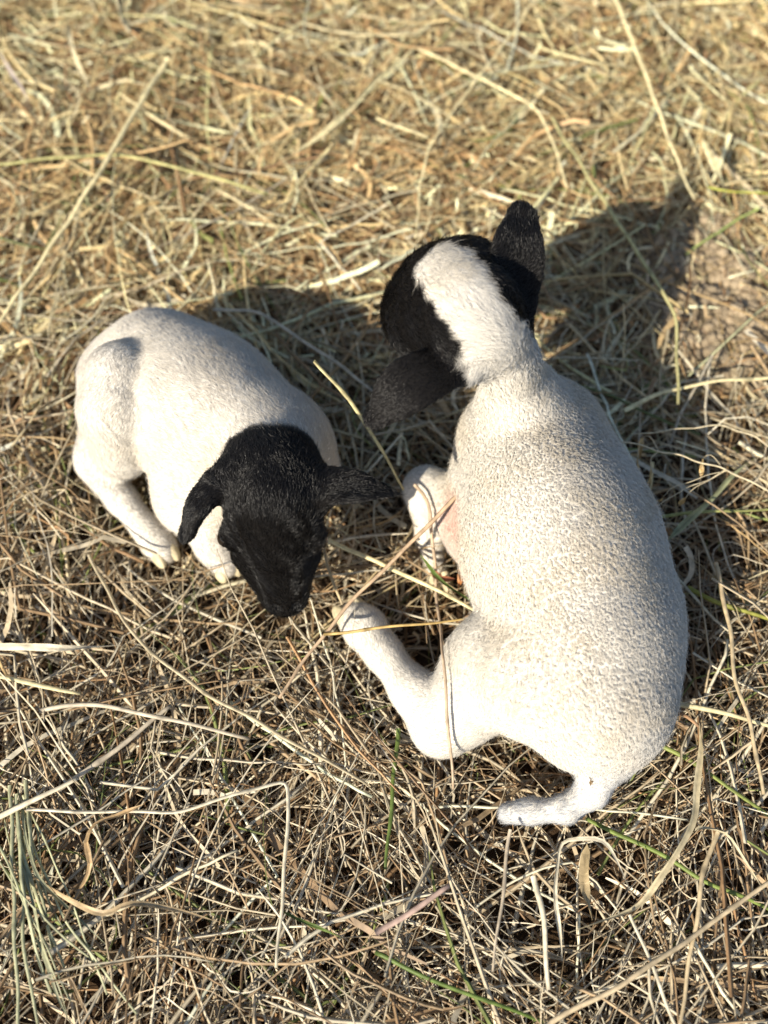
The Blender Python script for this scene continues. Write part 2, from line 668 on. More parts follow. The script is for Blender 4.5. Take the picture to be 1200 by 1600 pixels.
BLACK = np.array([0.0088, 0.0080, 0.0078])
WHITE = np.array([0.72, 0.672, 0.590])
PINK = np.array([0.62, 0.37, 0.30])


def stain(v, c, blk):
    """yellowish lanolin and dust in the coat, more on the lower legs"""
    s_ = sstep(vnoise(v[:, 0] + 0.3 * v[:, 2], v[:, 1], 24, 51) * 0.6 + vnoise(v[:, 0], v[:, 1] + v[:, 2], 60, 52) * 0.4, 0.5, 0.8) * 0.5
    s_ = np.maximum(s_, 0.8 * (1 - sstep(v[:, 2], 0.012, 0.045)))
    k_ = (s_ * (1 - blk))[:, None]
    return c * (1 - k_ + k_ * np.array([0.93, 0.86, 0.74]))


def cap_dist(v, a, b_):
    ab = b_ - a
    tt = np.clip((v - a) @ ab / (ab @ ab), 0, 1)
    return np.linalg.norm(v - a - tt[:, None] * ab, axis=1), tt


# ---- the bigger lamb: lies with its back to the viewer, head raised and turned away
ba = dict(flow=(0.10, -0.8, -0.25), hair=0.0032, wool=1.0)
A = []
A += chain([(935, 1115, 0.078, 0.038), (908, 1055, 0.078, 0.051), (888, 975, 0.080, 0.054), (858, 860, 0.083, 0.060), (845, 800, 0.085, 0.056), (818, 700, 0.090, 0.053)], 0.03, **ba)
A += chain([(945, 1105, 0.072, 0.038), (935, 1040, 0.074, 0.050), (935, 955, 0.074, 0.0525), (905, 840, 0.076, 0.053), (852, 695, 0.084, 0.049)], 0.03, **ba)
A += chain([(918, 1075, 0.098, 0.043), (905, 985, 0.102, 0.045), (880, 860, 0.114, 0.047), (858, 790, 0.118, 0.044), (826, 700, 0.120, 0.040)], 0.03, **ba)
A += chain([(828, 695, 0.105, 0.046), (812, 622, 0.150, 0.027), (795, 568, 0.195, 0.0180), (780, 538, 0.222, 0.0180)], 0.016, **dict(ba, hair=0.0032))
# head: round poll, brow and face dropping away
fa = dict(flow=(0.5, -0.6, 0.3), hair=0.0042, wool=0.0, head=1)
A += chain([(728, 490, 0.240, 0.035), (702, 470, 0.225, 0.036), (670, 487, 0.195, 0.029), (652, 500, 0.150, 0.021), (644, 506, 0.115, 0.018)], 0.02, **fa)
A += chain([(652, 505, 0.212, 0.021)], 0.012, **fa)
A += chain([(735, 425, 0.220, 0.024)], 0.014, **fa)
A += chain([(742, 502, 0.232, 0.029)], 0.016, **fa)
# ears
A += ear([(718, 570, 0.225), (655, 592, 0.232), (586, 652, 0.205)], (0.012, 0.0170, 0.0190, 0.0170, 0.0085), (0.15, -0.4, 0.9), 2.7, 0.35, flow=(-0.8, -0.5, -0.2), hair=0.0024, head=1)
A += chain([(738, 552, 0.215, 0.016), (715, 572, 0.222, 0.012)], 0.014, flow=(-0.8, -0.5, 0), hair=0.0026, head=1)
A += ear([(800, 470, 0.225), (804, 400, 0.245), (814, 343, 0.250)], (0.014, 0.0200, 0.0208, 0.0180, 0.0125), (0.3, -0.55, 0.75), 2.9, 0.3, flow=(0.1, 0.8, 0.3), hair=0.0024, head=1)
A += chain([(795, 505, 0.205, 0.017), (802, 475, 0.218, 0.013)], 0.014, flow=(0.1, 0.8, 0), hair=0.0026, head=1)
# folded foreleg
la = dict(hair=0.0026, wool=0.0)
A += chain([(775, 765, 0.078, 0.038), (752, 820, 0.060, 0.029), (745, 838, 0.056, 0.022)], 0.012, **dict(la, flow=(-0.6, -0.6, -0.2), wool=0.6, hair=0.003))
A += chain([(745, 815, 0.050, 0.024), (705, 790, 0.045, 0.021), (668, 763, 0.042, 0.0185)], 0.016, **dict(la, flow=(-0.8, 0.4, 0)))
A += chain([(664, 770, 0.036, 0.016), (672, 840, 0.016, 0.0100), (684, 905, 0.010, 0.0090)], 0.012, **dict(la, flow=(0.1, -0.9, 0)))
# thigh, hock and hind cannon stretched forward
A += chain([(838, 1054, 0.088, 0.048), (790, 1034, 0.068, 0.041), (760, 1037, 0.052, 0.031)], 0.008, **dict(la, flow=(-0.6, -0.5, -0.2), hair=0.0042, wool=0.15))
A += chain([(775, 1058, 0.050, 0.034), (718, 1110, 0.044, 0.024), (692, 1133, 0.040, 0.020)], 0.020, **dict(la, flow=(-0.7, -0.5, -0.1), hair=0.0032))
A += chain([(684, 1138, 0.040, 0.0185), (645, 1080, 0.038, 0.0150), (597, 1018, 0.034, 0.0125), (570, 982, 0.030, 0.0150), (556, 966, 0.028, 0.0130)], 0.012, **dict(la, flow=(-0.6, 0.7, 0)))
# tail
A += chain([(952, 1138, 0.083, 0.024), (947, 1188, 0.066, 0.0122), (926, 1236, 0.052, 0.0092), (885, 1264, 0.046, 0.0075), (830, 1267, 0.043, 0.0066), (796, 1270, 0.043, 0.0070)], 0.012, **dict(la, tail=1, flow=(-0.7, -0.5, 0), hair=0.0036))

BLZ = [P(800, 575, 0.225), P(742, 488, 0.272), P(700, 418, 0.262)]


def colour_a(v, W, nrm):
    head = W @ np.array([p.get('head', 0.0) for p in A])
    d1, t1 = cap_dist(v, BLZ[0], BLZ[1])
    d2, t2 = cap_dist(v, BLZ[1], BLZ[2])
    rag = 0.002 * np.sin(v @ np.array([190., 130, 170])) + 0.0015 * np.sin(v @ np.array([-310., 240, 140]))
    blaze = np.maximum(1 - sstep(d1 + rag, 0.0185 + 0.006 * (1 - t1), 0.0235 + 0.006 * (1 - t1)), 1 - sstep(d2 + rag, 0.0180, 0.0230))
    blk = sstep(head, 0.42, 0.58) * (1 - blaze)
    hcol = (WHITE * (1 + head[:, None] * np.array([0.10, 0.12, 0.16]))) * (1 - blk[:, None]) + BLACK * blk[:, None]
    el = P(735, 815, 0.075)
    pk = (1 - sstep(np.linalg.norm(v - el, axis=1), 0.014, 0.042))[:, None]
    hcol = hcol * (1 - 0.9 * pk) + (PINK * 0.85 + WHITE * 0.15) * 0.9 * pk * (1 - blk[:, None])
    hcol = stain(v, hcol, blk)
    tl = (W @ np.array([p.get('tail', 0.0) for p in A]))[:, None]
    hcol = hcol * (1 - tl) + np.array([0.62, 0.625, 0.63]) * tl  # cool tint: the bluish shade on the tail put into its hair colour
    scol = (WHITE * 0.97 * (1 - pk) + PINK * pk) * (1 - blk[:, None]) + BLACK * blk[:, None]
    hm = (1 + 0.7 * head * (1 - blk)) * (0.75 + 0.5 * vnoise(v[:, 0], v[:, 1], 45, 61)) * (1 - 0.5 * pk[:, 0])
    return hcol, scol, hm


# ---- the smaller lamb: curled up facing the viewer, black head lowered
bb = dict(flow=(-0.75, 0.5, -0.15), hair=0.0036, wool=0.0)
B = []
B += chain([(240, 590, 0.066, 0.047), (308, 640, 0.080, 0.056), (405, 715, 0.080, 0.053)], 0.03, **bb)
B += chain([(268, 586, 0.066, 0.042), (335, 638, 0.074, 0.042), (418, 698, 0.074, 0.039)], 0.03, **bb)
B += chain([(246, 568, 0.080, 0.035), (318, 628, 0.104, 0.038), (404, 690, 0.116, 0.036)], 0.03, **dict(bb, hair=0.0050))
B += chain([(448, 722, 0.080, 0.034), (474, 748, 0.060, 0.025)], 0.03, **bb)
B += chain([(330, 745, 0.060, 0.040), (300, 775, 0.050, 0.032)], 0.018, **bb)
B += chain([(290, 748, 0.068, 0.024)], 0.012, **bb)
# thigh, hock, hind cannon
B += chain([(194, 594, 0.112, 0.0315), (186, 640, 0.104, 0.0315), (192, 700, 0.068, 0.025)], 0.006, **dict(bb, flow=(-0.1, -0.8, -0.4)))
B += chain([(192, 595, 0.062, 0.038), (178, 685, 0.045, 0.029)], 0.016, **dict(bb, flow=(-0.1, -0.8, -0.4)))
B += chain([(186, 705, 0.052, 0.023), (145, 714, 0.046, 0.0160)], 0.009, **dict(bb, flow=(-0.7, -0.5, 0), hair=0.0024))
B += chain([(148, 728, 0.040, 0.0150), (190, 780, 0.036, 0.0128), (228, 826, 0.030, 0.0112), (246, 848, 0.026, 0.0132), (256, 860, 0.024, 0.0118)], 0.006, **dict(bb, flow=(0.7, -0.7, 0), hair=0.0022))
# foreleg under the chin
B += chain([(320, 790, 0.045, 0.026), (335, 850, 0.034, 0.0140), (352, 880, 0.026, 0.0125)], 0.014, **dict(bb, flow=(0.3, -0.8, 0), hair=0.0024))
# neck and head
B += chain([(425, 695, 0.115, 0.040), (427, 728, 0.138, 0.035)], 0.02, **dict(bb, flow=(-0.5, 0.6, 0.1), head=0.35))
fb = dict(flow=(0.0, 0.65, 0.45), hair=0.0030, wool=0.0, head=1)
B += chain([(427, 755, 0.150, 0.0325), (426, 795, 0.152, 0.0300), (432, 850, 0.134, 0.0200), (441, 900, 0.110, 0.0140), (447, 936, 0.092, 0.0120)], 0.012, **fb)
B += chain([(396, 806, 0.150, 0.0165), (370, 834, 0.132, 0.0120)], 0.008, **fb)
B += chain([(462, 808, 0.150, 0.0165), (484, 838, 0.132, 0.0120)], 0.008, **fb)
B += chain([(393, 862, 0.105, 0.0145), (426, 908, 0.085, 0.0110)], 0.014, **fb)
B += chain([(470, 864, 0.105, 0.0145), (456, 908, 0.085, 0.0110)], 0.014, **fb)
B += chain([(430, 870, 0.095, 0.022), (443, 928, 0.078, 0.0150)], 0.014, **fb)
B += chain([(436, 938, 0.092, 0.0085), (458, 936, 0.092, 0.0085)], 0.005, **fb)
B += [dict(d, cut=True) for d in chain([(430, 948, 0.097, 0.0038), (438, 955, 0.096, 0.0028)], 0.003)]
B += [dict(d, cut=True) for d in chain([(464, 946, 0.097, 0.0038), (457, 954, 0.096, 0.0028)], 0.003)]
B += ear([(360, 748, 0.158), (320, 780, 0.157), (296, 828, 0.132)], (0.012, 0.0150, 0.0150, 0.0135, 0.0105), (-0.75, 0.1, 0.65), 2.2, 0.25, flow=(-0.4, -0.7, -0.3), hair=0.0024, head=1)
B += chain([(384, 742, 0.153, 0.018), (356, 752, 0.156, 0.012)], 0.014, **fb)
B += ear([(502, 768, 0.160), (560, 764, 0.168), (622, 772, 0.160)], (0.014, 0.0160, 0.0145, 0.0085, 0.0030), (0.1, 0.25, 0.95), 3.2, 0.3, flow=(0.9, -0.1, 0), hair=0.0024, head=1)
B += chain([(474, 757, 0.153, 0.018), (500, 766, 0.157, 0.013)], 0.014, **fb)


def colour_b(v, W, nrm):
    head = W @ np.array([p.get('head', 0.0) for p in B])
    blk = sstep(head + 0.02 * np.sin(v @ np.array([200., 150, 210])), 0.44, 0.54)[:, None]
    hcol = (WHITE * np.array([0.95, 0.94, 0.93])) * (1 - blk) + BLACK * blk
    scol = WHITE * 0.92 * (1 - blk) + BLACK * blk
    hcol = stain(v, hcol, blk[:, 0])
    return hcol, scol, 0.75 + 0.5 * vnoise(v[:, 0], v[:, 1], 45, 62)


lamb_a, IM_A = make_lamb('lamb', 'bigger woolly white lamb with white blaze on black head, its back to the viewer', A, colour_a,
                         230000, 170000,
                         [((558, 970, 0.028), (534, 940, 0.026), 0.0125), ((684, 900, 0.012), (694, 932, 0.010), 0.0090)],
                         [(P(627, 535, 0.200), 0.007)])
lamb_b, IM_B = make_lamb('lamb', 'smaller curled-up white lamb with all-black lowered head', B, colour_b,
                         0, 210000,
                         [((250, 852, 0.026), (268, 882, 0.022), 0.0104), ((350, 878, 0.025), (364, 906, 0.020), 0.0108)],
                         [(P(355, 840, 0.130), 0.0075), (P(497, 844, 0.130), 0.0075)])


def clear_of_lambs(pts, margin):
    """pts (N,K,3): True where no point of a strand enters a lamb"""
    N, K, _ = pts.shape
    q = pts.reshape(-1, 3)
    d = np.minimum(IM_A.sample(q), IM_B.sample(q)).reshape(N, K)
    return d.min(1) > margin


# ------------------------------------------------------------------ straw bed
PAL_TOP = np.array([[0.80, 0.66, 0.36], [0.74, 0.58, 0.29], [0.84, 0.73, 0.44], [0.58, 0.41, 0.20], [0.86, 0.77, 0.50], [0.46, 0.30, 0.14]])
PAL_LOW = np.array([[0.66, 0.56, 0.39], [0.57, 0.46, 0.30], [0.72, 0.63, 0.46], [0.44, 0.32, 0.19], [0.76, 0.68, 0.51], [0.33, 0.22, 0.12]])  # greyer foreground straw, partly its softer light put into the colour


def pick_colours(N, y, brown=0.0, green=0.02):
    i = rng.integers(0, 6, N)
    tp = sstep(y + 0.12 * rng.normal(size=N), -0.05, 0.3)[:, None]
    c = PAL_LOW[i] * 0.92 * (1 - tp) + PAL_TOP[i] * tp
    k_ = rng.random(N) < brown
    c[k_] = np.array([0.36, 0.22, 0.11]) * (0.6 + 0.8 * rng.random((k_.sum(), 1)))
    k_ = rng.random(N) < green
    c[k_] = np.array([0.26, 0.30, 0.10]) * (0.6 + 0.7 * rng.random((k_.sum(), 1)))
    return np.clip(c * (0.75 + 0.5 * rng.random((N, 1))), 0.01, 0.85)


def strand_paths(x, y, z, az, tilt, L, bend, kink, rings):
    N = len(x)
    s = (np.arange(rings - 1) + 0.5) / (rings - 1)
    head = az[:, None] + bend[:, None] * (s - 0.5) + kink[:, None] * (s > (0.2 + 0.6 * rng.random(N))[:, None])
    head = head + 0.06 * rng.normal(size=head.shape)
    ds = (L / (rings - 1))[:, None]
    dz = tilt[:, None] + 0.10 * rng.normal(size=head.shape) - 0.5 * bend[:, None] * 0 
    p = np.zeros((N, rings, 3))
    p[:, 1:, 0] = np.cumsum(np.cos(head) * ds, 1)
    p[:, 1:, 1] = np.cumsum(np.sin(head) * ds, 1)
    p[:, 1:, 2] = np.cumsum(dz * ds, 1)
    p -= p.mean(1, keepdims=True)
    p[..., 0] += x[:, None]
    p[..., 1] += y[:, None]
    p[..., 2] += z[:, None]
    gz = ground_z(p[..., 0], p[..., 1]) + 0.001
    p[..., 2] = np.maximum(p[..., 2], gz)
    return p


def strand_mesh(paths, W, cols, sides, flat=0.45, taper=0.45):
    N, R, _ = paths.shape
    tan = unit(np.gradient(paths, axis=1))
    up = np.array([0, 0, 1.0])
    lat = unit(np.cross(tan, up))
    nor = np.cross(lat, tan)
    roll = (rng.normal(size=N) * 0.7)[:, None, None] + np.linspace(0, 1, R)[None, :, None] * (rng.normal(size=N) * 0.5)[:, None, None]
    u = lat * np.cos(roll) + nor * np.sin(roll)
    n_ = -lat * np.sin(roll) + nor * np.cos(roll)
    prof = 1 - taper * np.linspace(0, 1, R) ** 2
    prof[-1] *= 0.5
    prof = prof[None, :, None] * W[:, None, None] * 0.5
    rings = []
    if sides == 2:
        rings = [paths + u * prof, paths - u * prof]
    else:
        for j in range(sides):
            th = 2 * math.pi * j / sides + 0.5
            rings.append(paths + u * prof * math.cos(th) + n_ * prof * math.sin(th) * flat)
    V = np.stack(rings, 2)                     # N,R,S,3
    S = V.shape[2]
    base = (np.arange(N) * R * S)[:, None, None]
    i = np.arange(R - 1)[None, :, None] * S
    if sides == 2:
        f = np.stack([base + i + 0, base + i + 1, base + i + S + 1, base + i + S], -1)
    else:
        j = np.arange(S)[None, None, :]
        j2 = (j + 1) % S
        f = np.stack([base + i + j, base + i + j2, base + i + S + j2, base + i + S + j], -1)
    along = 0.9 + 0.2 * rng.random((N, R, 1, 1))
    C = (cols[:, None, None, :] * along * np.ones((1, 1, S, 1))).reshape(-1, 3)
    return V.reshape(-1, 3), f.reshape(-1, 4), C


def heading(x, y):
    """lie of the straw: swirling beyond the lambs, combed lengthwise in the foreground"""
    fore = 0.8 * (1 - sstep(y, -0.2, 0.05))
    return 6.283 * vnoise(x, y, 3.2, 11) * (1 - fore) + (1.35 + 1.6 * (vnoise(x, y, 5.0, 12) - 0.5)) * fore


def lay(name, label, cat, N, bundle, Lr, Wr, zr, tilt, bend, kinkp, rings, sides, dens, brown, green, margin=0.002, area=(-0.62, 0.62, -0.6, 0.95)):
    x = area[0] + (area[1] - area[0]) * rng.random(N)
    y = area[2] + (area[3] - area[2]) * rng.random(N)
    saz = rng.normal(size=N) * 0.95
    if bundle > 1:                                  # sheaves of stems that lie together
        g_ = np.arange(N) // bundle * bundle
        x = x[g_] + rng.normal(size=N) * 0.016
        y = y[g_] + rng.normal(size=N) * 0.016
        saz = saz[g_] + rng.normal(size=N) * 0.22
    keep = rng.random(N) < dens(x, y)
    saz = saz[keep]
    x, y = x[keep], y[keep]
    N = len(x)
    low = 1 - sstep(y, -0.1, 0.3)
    L = (Lr[0] + (Lr[1] - Lr[0]) * rng.random(N) ** 1.6) * (1 + 0.25 * low)
    W_ = Wr[0] + (Wr[1] - Wr[0]) * rng.random(N) ** 1.8
    near = np.minimum(IM_A.sample(np.stack([x, y, np.full(N, 0.03)], -1)), IM_B.sample(np.stack([x, y, np.full(N, 0.03)], -1)))
    hz = (0.45 + 0.55 * low) * np.clip(0.4 + near / 0.07, 0.4, 1)
    z = ground_z(x, y) + zr[0] + (zr[1] - zr[0]) * rng.random(N) ** 1.3 * hz
    k_ = np.where(rng.random(N) < kinkp, rng.normal(size=N) * 1.1, 0)
    # swathes: neighbours share a heading
    az = heading(x, y) + saz
    p = strand_paths(x, y, z, az, tilt * rng.normal(size=N), L, bend * rng.normal(size=N), k_, rings)
    ok = clear_of_lambs(p, margin)
    p, W_, y = p[ok], W_[ok], y[ok]
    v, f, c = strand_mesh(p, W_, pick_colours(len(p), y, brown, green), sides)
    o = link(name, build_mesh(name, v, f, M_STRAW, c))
    tag(o, label, cat, None, 'stuff')
    return o


HOLES = [(P(1120, 790, 0.0), 0.085, 0.6), (P(1080, 660, 0.0), 0.05, 0.45), (P(880, 1370, 0.0), 0.06, 0.5), (P(1120, 1250, 0.0), 0.06, 0.35), (P(640, 700, 0.0), 0.05, 0.4), (P(1000, 1000, 0.0), 0.07, 0.4)]


def thin(x, y):
    """patches where the straw lies thin over dark earth"""
    m_ = np.ones_like(x)
    for c_, r_, k_ in HOLES:
        m_ = m_ * (1 - k_ * (1 - sstep(np.hypot(x - c_[0], y - c_[1]) / r_, 0.5, 1.2)))
    return m_


def d_long(x, y):
    low = 1 - sstep(y, -0.05, 0.35)
    patch = (0.18 + 1.1 * vnoise(x, y, 9, 21)) * (1 - 0.15 * low)
    return np.clip((0.50 + 0.50 * low) * patch, 0, 1) * (1 - 0.9 * bare(x, y)) * thin(x, y)


def d_chaff(x, y):
    return np.clip((0.06 + 0.94 * sstep(y, -0.15, 0.3)) * (0.5 + vnoise(x, y, 14, 22)), 0, 1) * (1 - 0.75 * bare(x, y))


if True:
    lay('straw', 'loose dry straw covering the ground around the lambs', 'straw', 9500, 1, (0.05, 0.24), (0.0016, 0.0048), (0.002, 0.050), 0.10, 0.6, 0.35, 8, 3, d_long, 0.07, 0.035, -0.002)
    lay('straw_swathes', 'matted swathes of straw lying together around the lambs', 'straw', 9000, 14, (0.06, 0.22), (0.0014, 0.0040), (0.002, 0.052), 0.08, 0.5, 0.2, 8, 3, d_long, 0.05, 0.03, -0.002)
    lay('leaf_litter', 'broad flat dry grass blades matted into the straw', 'dry grass', 4600, 1, (0.03, 0.15), (0.0030, 0.0060), (0.002, 0.042), 0.14, 1.6, 0.35, 9, 2, lambda x, y: (0.25 * thin(x, y) + 0.6 * d_long(x, y) - 0.5 * bare(x, y)) * (0.35 + 0.65 * sstep(y, -0.15, 0.15)), 0.02, 0.02)
    lay('fine_hay', 'thin wiry hay stems tangled through the straw', 'hay', 13000, 1, (0.03, 0.16), (0.0006, 0.0014), (0.002, 0.046), 0.16, 1.5, 0.4, 8, 2, lambda x, y: d_long(x, y) * 0.5 + 0.35 * (1 - bare(x, y)) * thin(x, y), 0.12, 0.03, -0.002)
    lay('chaff', 'crumbled brown chaff and broken straw bits on the ground', 'chaff', 66000, 1, (0.005, 0.040), (0.0009, 0.0030), (0.001, 0.026), 0.40, 2.2, 0.2, 4, 2, d_chaff, 0.22, 0.01)

# crumbs and clods of dry earth, thickest on the bare patch
oct_v = np.array([(1, 0, 0), (-1, 0, 0), (0, 1, 0), (0, -1, 0), (0, 0, 1), (0, 0, -1)], float)
oct_f = [(0, 2, 4), (2, 1, 4), (1, 3, 4), (3, 0, 4), (2, 0, 5), (1, 2, 5), (3, 1, 5), (0, 3, 5)]
sv, sf, mids = [tuple(q) for q in oct_v], [], {}


def midpoint(a_, b_):
    k_ = (min(a_, b_), max(a_, b_))
    if k_ not in mids:
        mids[k_] = len(sv)
        sv.append(tuple(unit(np.array(sv[a_]) + np.array(sv[b_]))))
    return mids[k_]


for (a_, b_, c_) in oct_f:
    ab, bc_, ca = midpoint(a_, b_), midpoint(b_, c_), midpoint(c_, a_)
    sf += [(a_, ab, ca), (b_, bc_, ab), (c_, ca, bc_), (ab, bc_, ca)]
sv, sf = np.array(sv), np.array(sf)
Nc = 9000
cx = -0.62 + 1.24 * rng.random(Nc)
cy = -0.5 + 1.4 * rng.random(Nc)
near_b = rng.random(Nc) < 0.22
cx[near_b] = BARE[0] + rng.normal(size=near_b.sum()) * 0.05
cy[near_b] = BARE[1] + rng.normal(size=near_b.sum()) * 0.06
cr = 0.0012 + 0.0055 * rng.random(Nc) ** 3
cv_ = sv[None] * (0.75 + 0.5 * rng.random((Nc, len(sv), 1))) * cr[:, None, None] * np.array([1, 1, 0.75])
cz = ground_z(cx, cy) + cr * 0.35
okc = clear_of_lambs(np.stack([cx, cy, cz], -1)[:, None], 0.003)
cv_ = (cv_ + np.stack([cx, cy, cz], -1)[:, None])[okc]
cf = (sf[None] + (np.arange(len(cv_)) * len(sv))[:, None, None]).reshape(-1, 3)
dst = np.clip(sstep(cy, -0.05, 0.35) * 0.5 + bare(cx, cy), 0, 1)[okc][:, None]
ccol = (np.array([0.07, 0.046, 0.028]) * (1 - dst) + np.array([0.38, 0.30, 0.20]) * dst) * (0.7 + 0.6 * rng.random((len(cv_), 1)))
tag(link('soil_crumbs', build_mesh('soil_crumbs', cv_.reshape(-1, 3), cf, M_SOIL, np.repeat(ccol, len(sv), 0), False)),
    'crumbly clods of dry brown earth among the straw', 'soil crumbs', None, 'stuff')

# ------------------------------------------------------------------ straws one can pick out
Y, T, WH = (0.84, 0.73, 0.42), (0.58, 0.46, 0.28), (0.74, 0.66, 0.49)
GR, OL, BR, MA = (0.13, 0.19, 0.04), (0.36, 0.37, 0.13), (0.46, 0.28, 0.11), (0.46, 0.33, 0.27)


def smooth_path(pts, sharp=False, step=0.006):
    q = np.array([P(*p) for p in pts])
    seg = np.linalg.norm(np.diff(q, axis=0), axis=1)
    out_ = []
    for i in range(len(q) - 1):
        n_ = max(2, int(seg[i] / step))
        tt = np.linspace(0, 1, n_, endpoint=False)[:, None]
        if sharp:
            out_.append(q[i] * (1 - tt) + q[i + 1] * tt)
        else:
            p0 = q[i - 1] if i else 2 * q[0] - q[1]
            p3 = q[i + 2] if i + 2 < len(q) else 2 * q[-1] - q[-2]
            p1, p2 = q[i], q[i + 1]
            out_.append(0.5 * (2 * p1 + (p2 - p0) * tt + (2 * p0 - 5 * p1 + 4 * p2 - p3) * tt ** 2 + (3 * p1 - p0 - 3 * p2 + p3) * tt ** 3))
    out_.append(q[-1:])
    r = np.concatenate(out_)
    if sharp:
        for _ in range(2):
            r[1:-1] = 0.25 * r[:-2] + 0.5 * r[1:-1] + 0.25 * r[2:]
    k_ = np.arange(len(r))[:, None]
    return r + 0.0006 * np.sin(k_ * np.array([0.7, 0.53, 0.61]) + rng.random(3) * 6)


def stalk_mesh(name, path, width, col, flat=0.6, sides=6, leaf=False, node=True, twist=0.3):
    R = len(path)
    tan = unit(np.gradient(path, axis=0))
    lat = unit(np.cross(tan, (0, 0, 1.0)))
    nor = np.cross(lat, tan)
    s_ = np.linspace(0, 1, R)
    roll = (rng.normal() * 0.35 + (twist + 0.6 * leaf) * np.sin(s_ * 5 + rng.random() * 6))[:, None]
    u = lat * np.cos(roll) + nor * np.sin(roll)
    n_ = -lat * np.sin(roll) + nor * np.cos(roll)
    if leaf:
        prof = np.clip(np.minimum(s_ * 7, 1) * np.minimum((1 - s_) * 3.0, 1), 0.06, 1) * (0.85 + 0.3 * vnoise(s_ * len(s_), s_ * 0 + rng.random() * 50, 0.25, 8))
    else:
        prof = 1 - 0.3 * s_
    prof = (prof * width * 0.5)[:, None]
    c = np.array(col)[None] * (0.9 + 0.2 * rng.random((R, 1)))
    if node and not leaf and R > 14:
        for kn in rng.integers(4, R - 4, 1 + R // 40):
            prof[kn] *= 1.3
            c[kn] *= 0.6
    c = c * (1 - 0.3 * sstep(s_, 0.9, 1.0)[:, None])
    rings = []
    if leaf:                                       # blade with a keel
        rings = [path + u * prof, path - n_ * prof * 0.35, path - u * prof, path - n_ * prof * 0.35 - n_ * 0.0003]
    else:
        for j in range(sides):
            th = 2 * math.pi * j / sides
            rings.append(path + u * prof * math.cos(th) + n_ * prof * flat * math.sin(th))
    V = np.stack(rings, 1)
    S = V.shape[1]
    i = np.arange(R - 1)[:, None] * S
    j = np.arange(S)[None]
    f = np.stack([i + j, i + (j + 1) % S, i + S + (j + 1) % S, i + S + j], -1).reshape(-1, 4)
    caps = []
    if S == 6:
        for b0 in (0, (R - 1) * S):
            caps += [(b0, b0 + 1, b0 + 2, b0 + 3), (b0, b0 + 3, b0 + 4, b0 + 5)]
    elif S == 4:
        for b0 in (0, (R - 1) * S):
            caps += [(b0, b0 + 1, b0 + 2, b0 + 3)]
    if caps:
        f = np.concatenate([f, np.array(caps)])
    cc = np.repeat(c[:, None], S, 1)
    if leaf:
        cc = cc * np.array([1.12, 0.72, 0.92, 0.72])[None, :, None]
    return build_mesh(name, V.reshape(-1, 3), f, M_STRAW, np.clip(cc, 0, 0.9).reshape(-1, 3), not leaf)


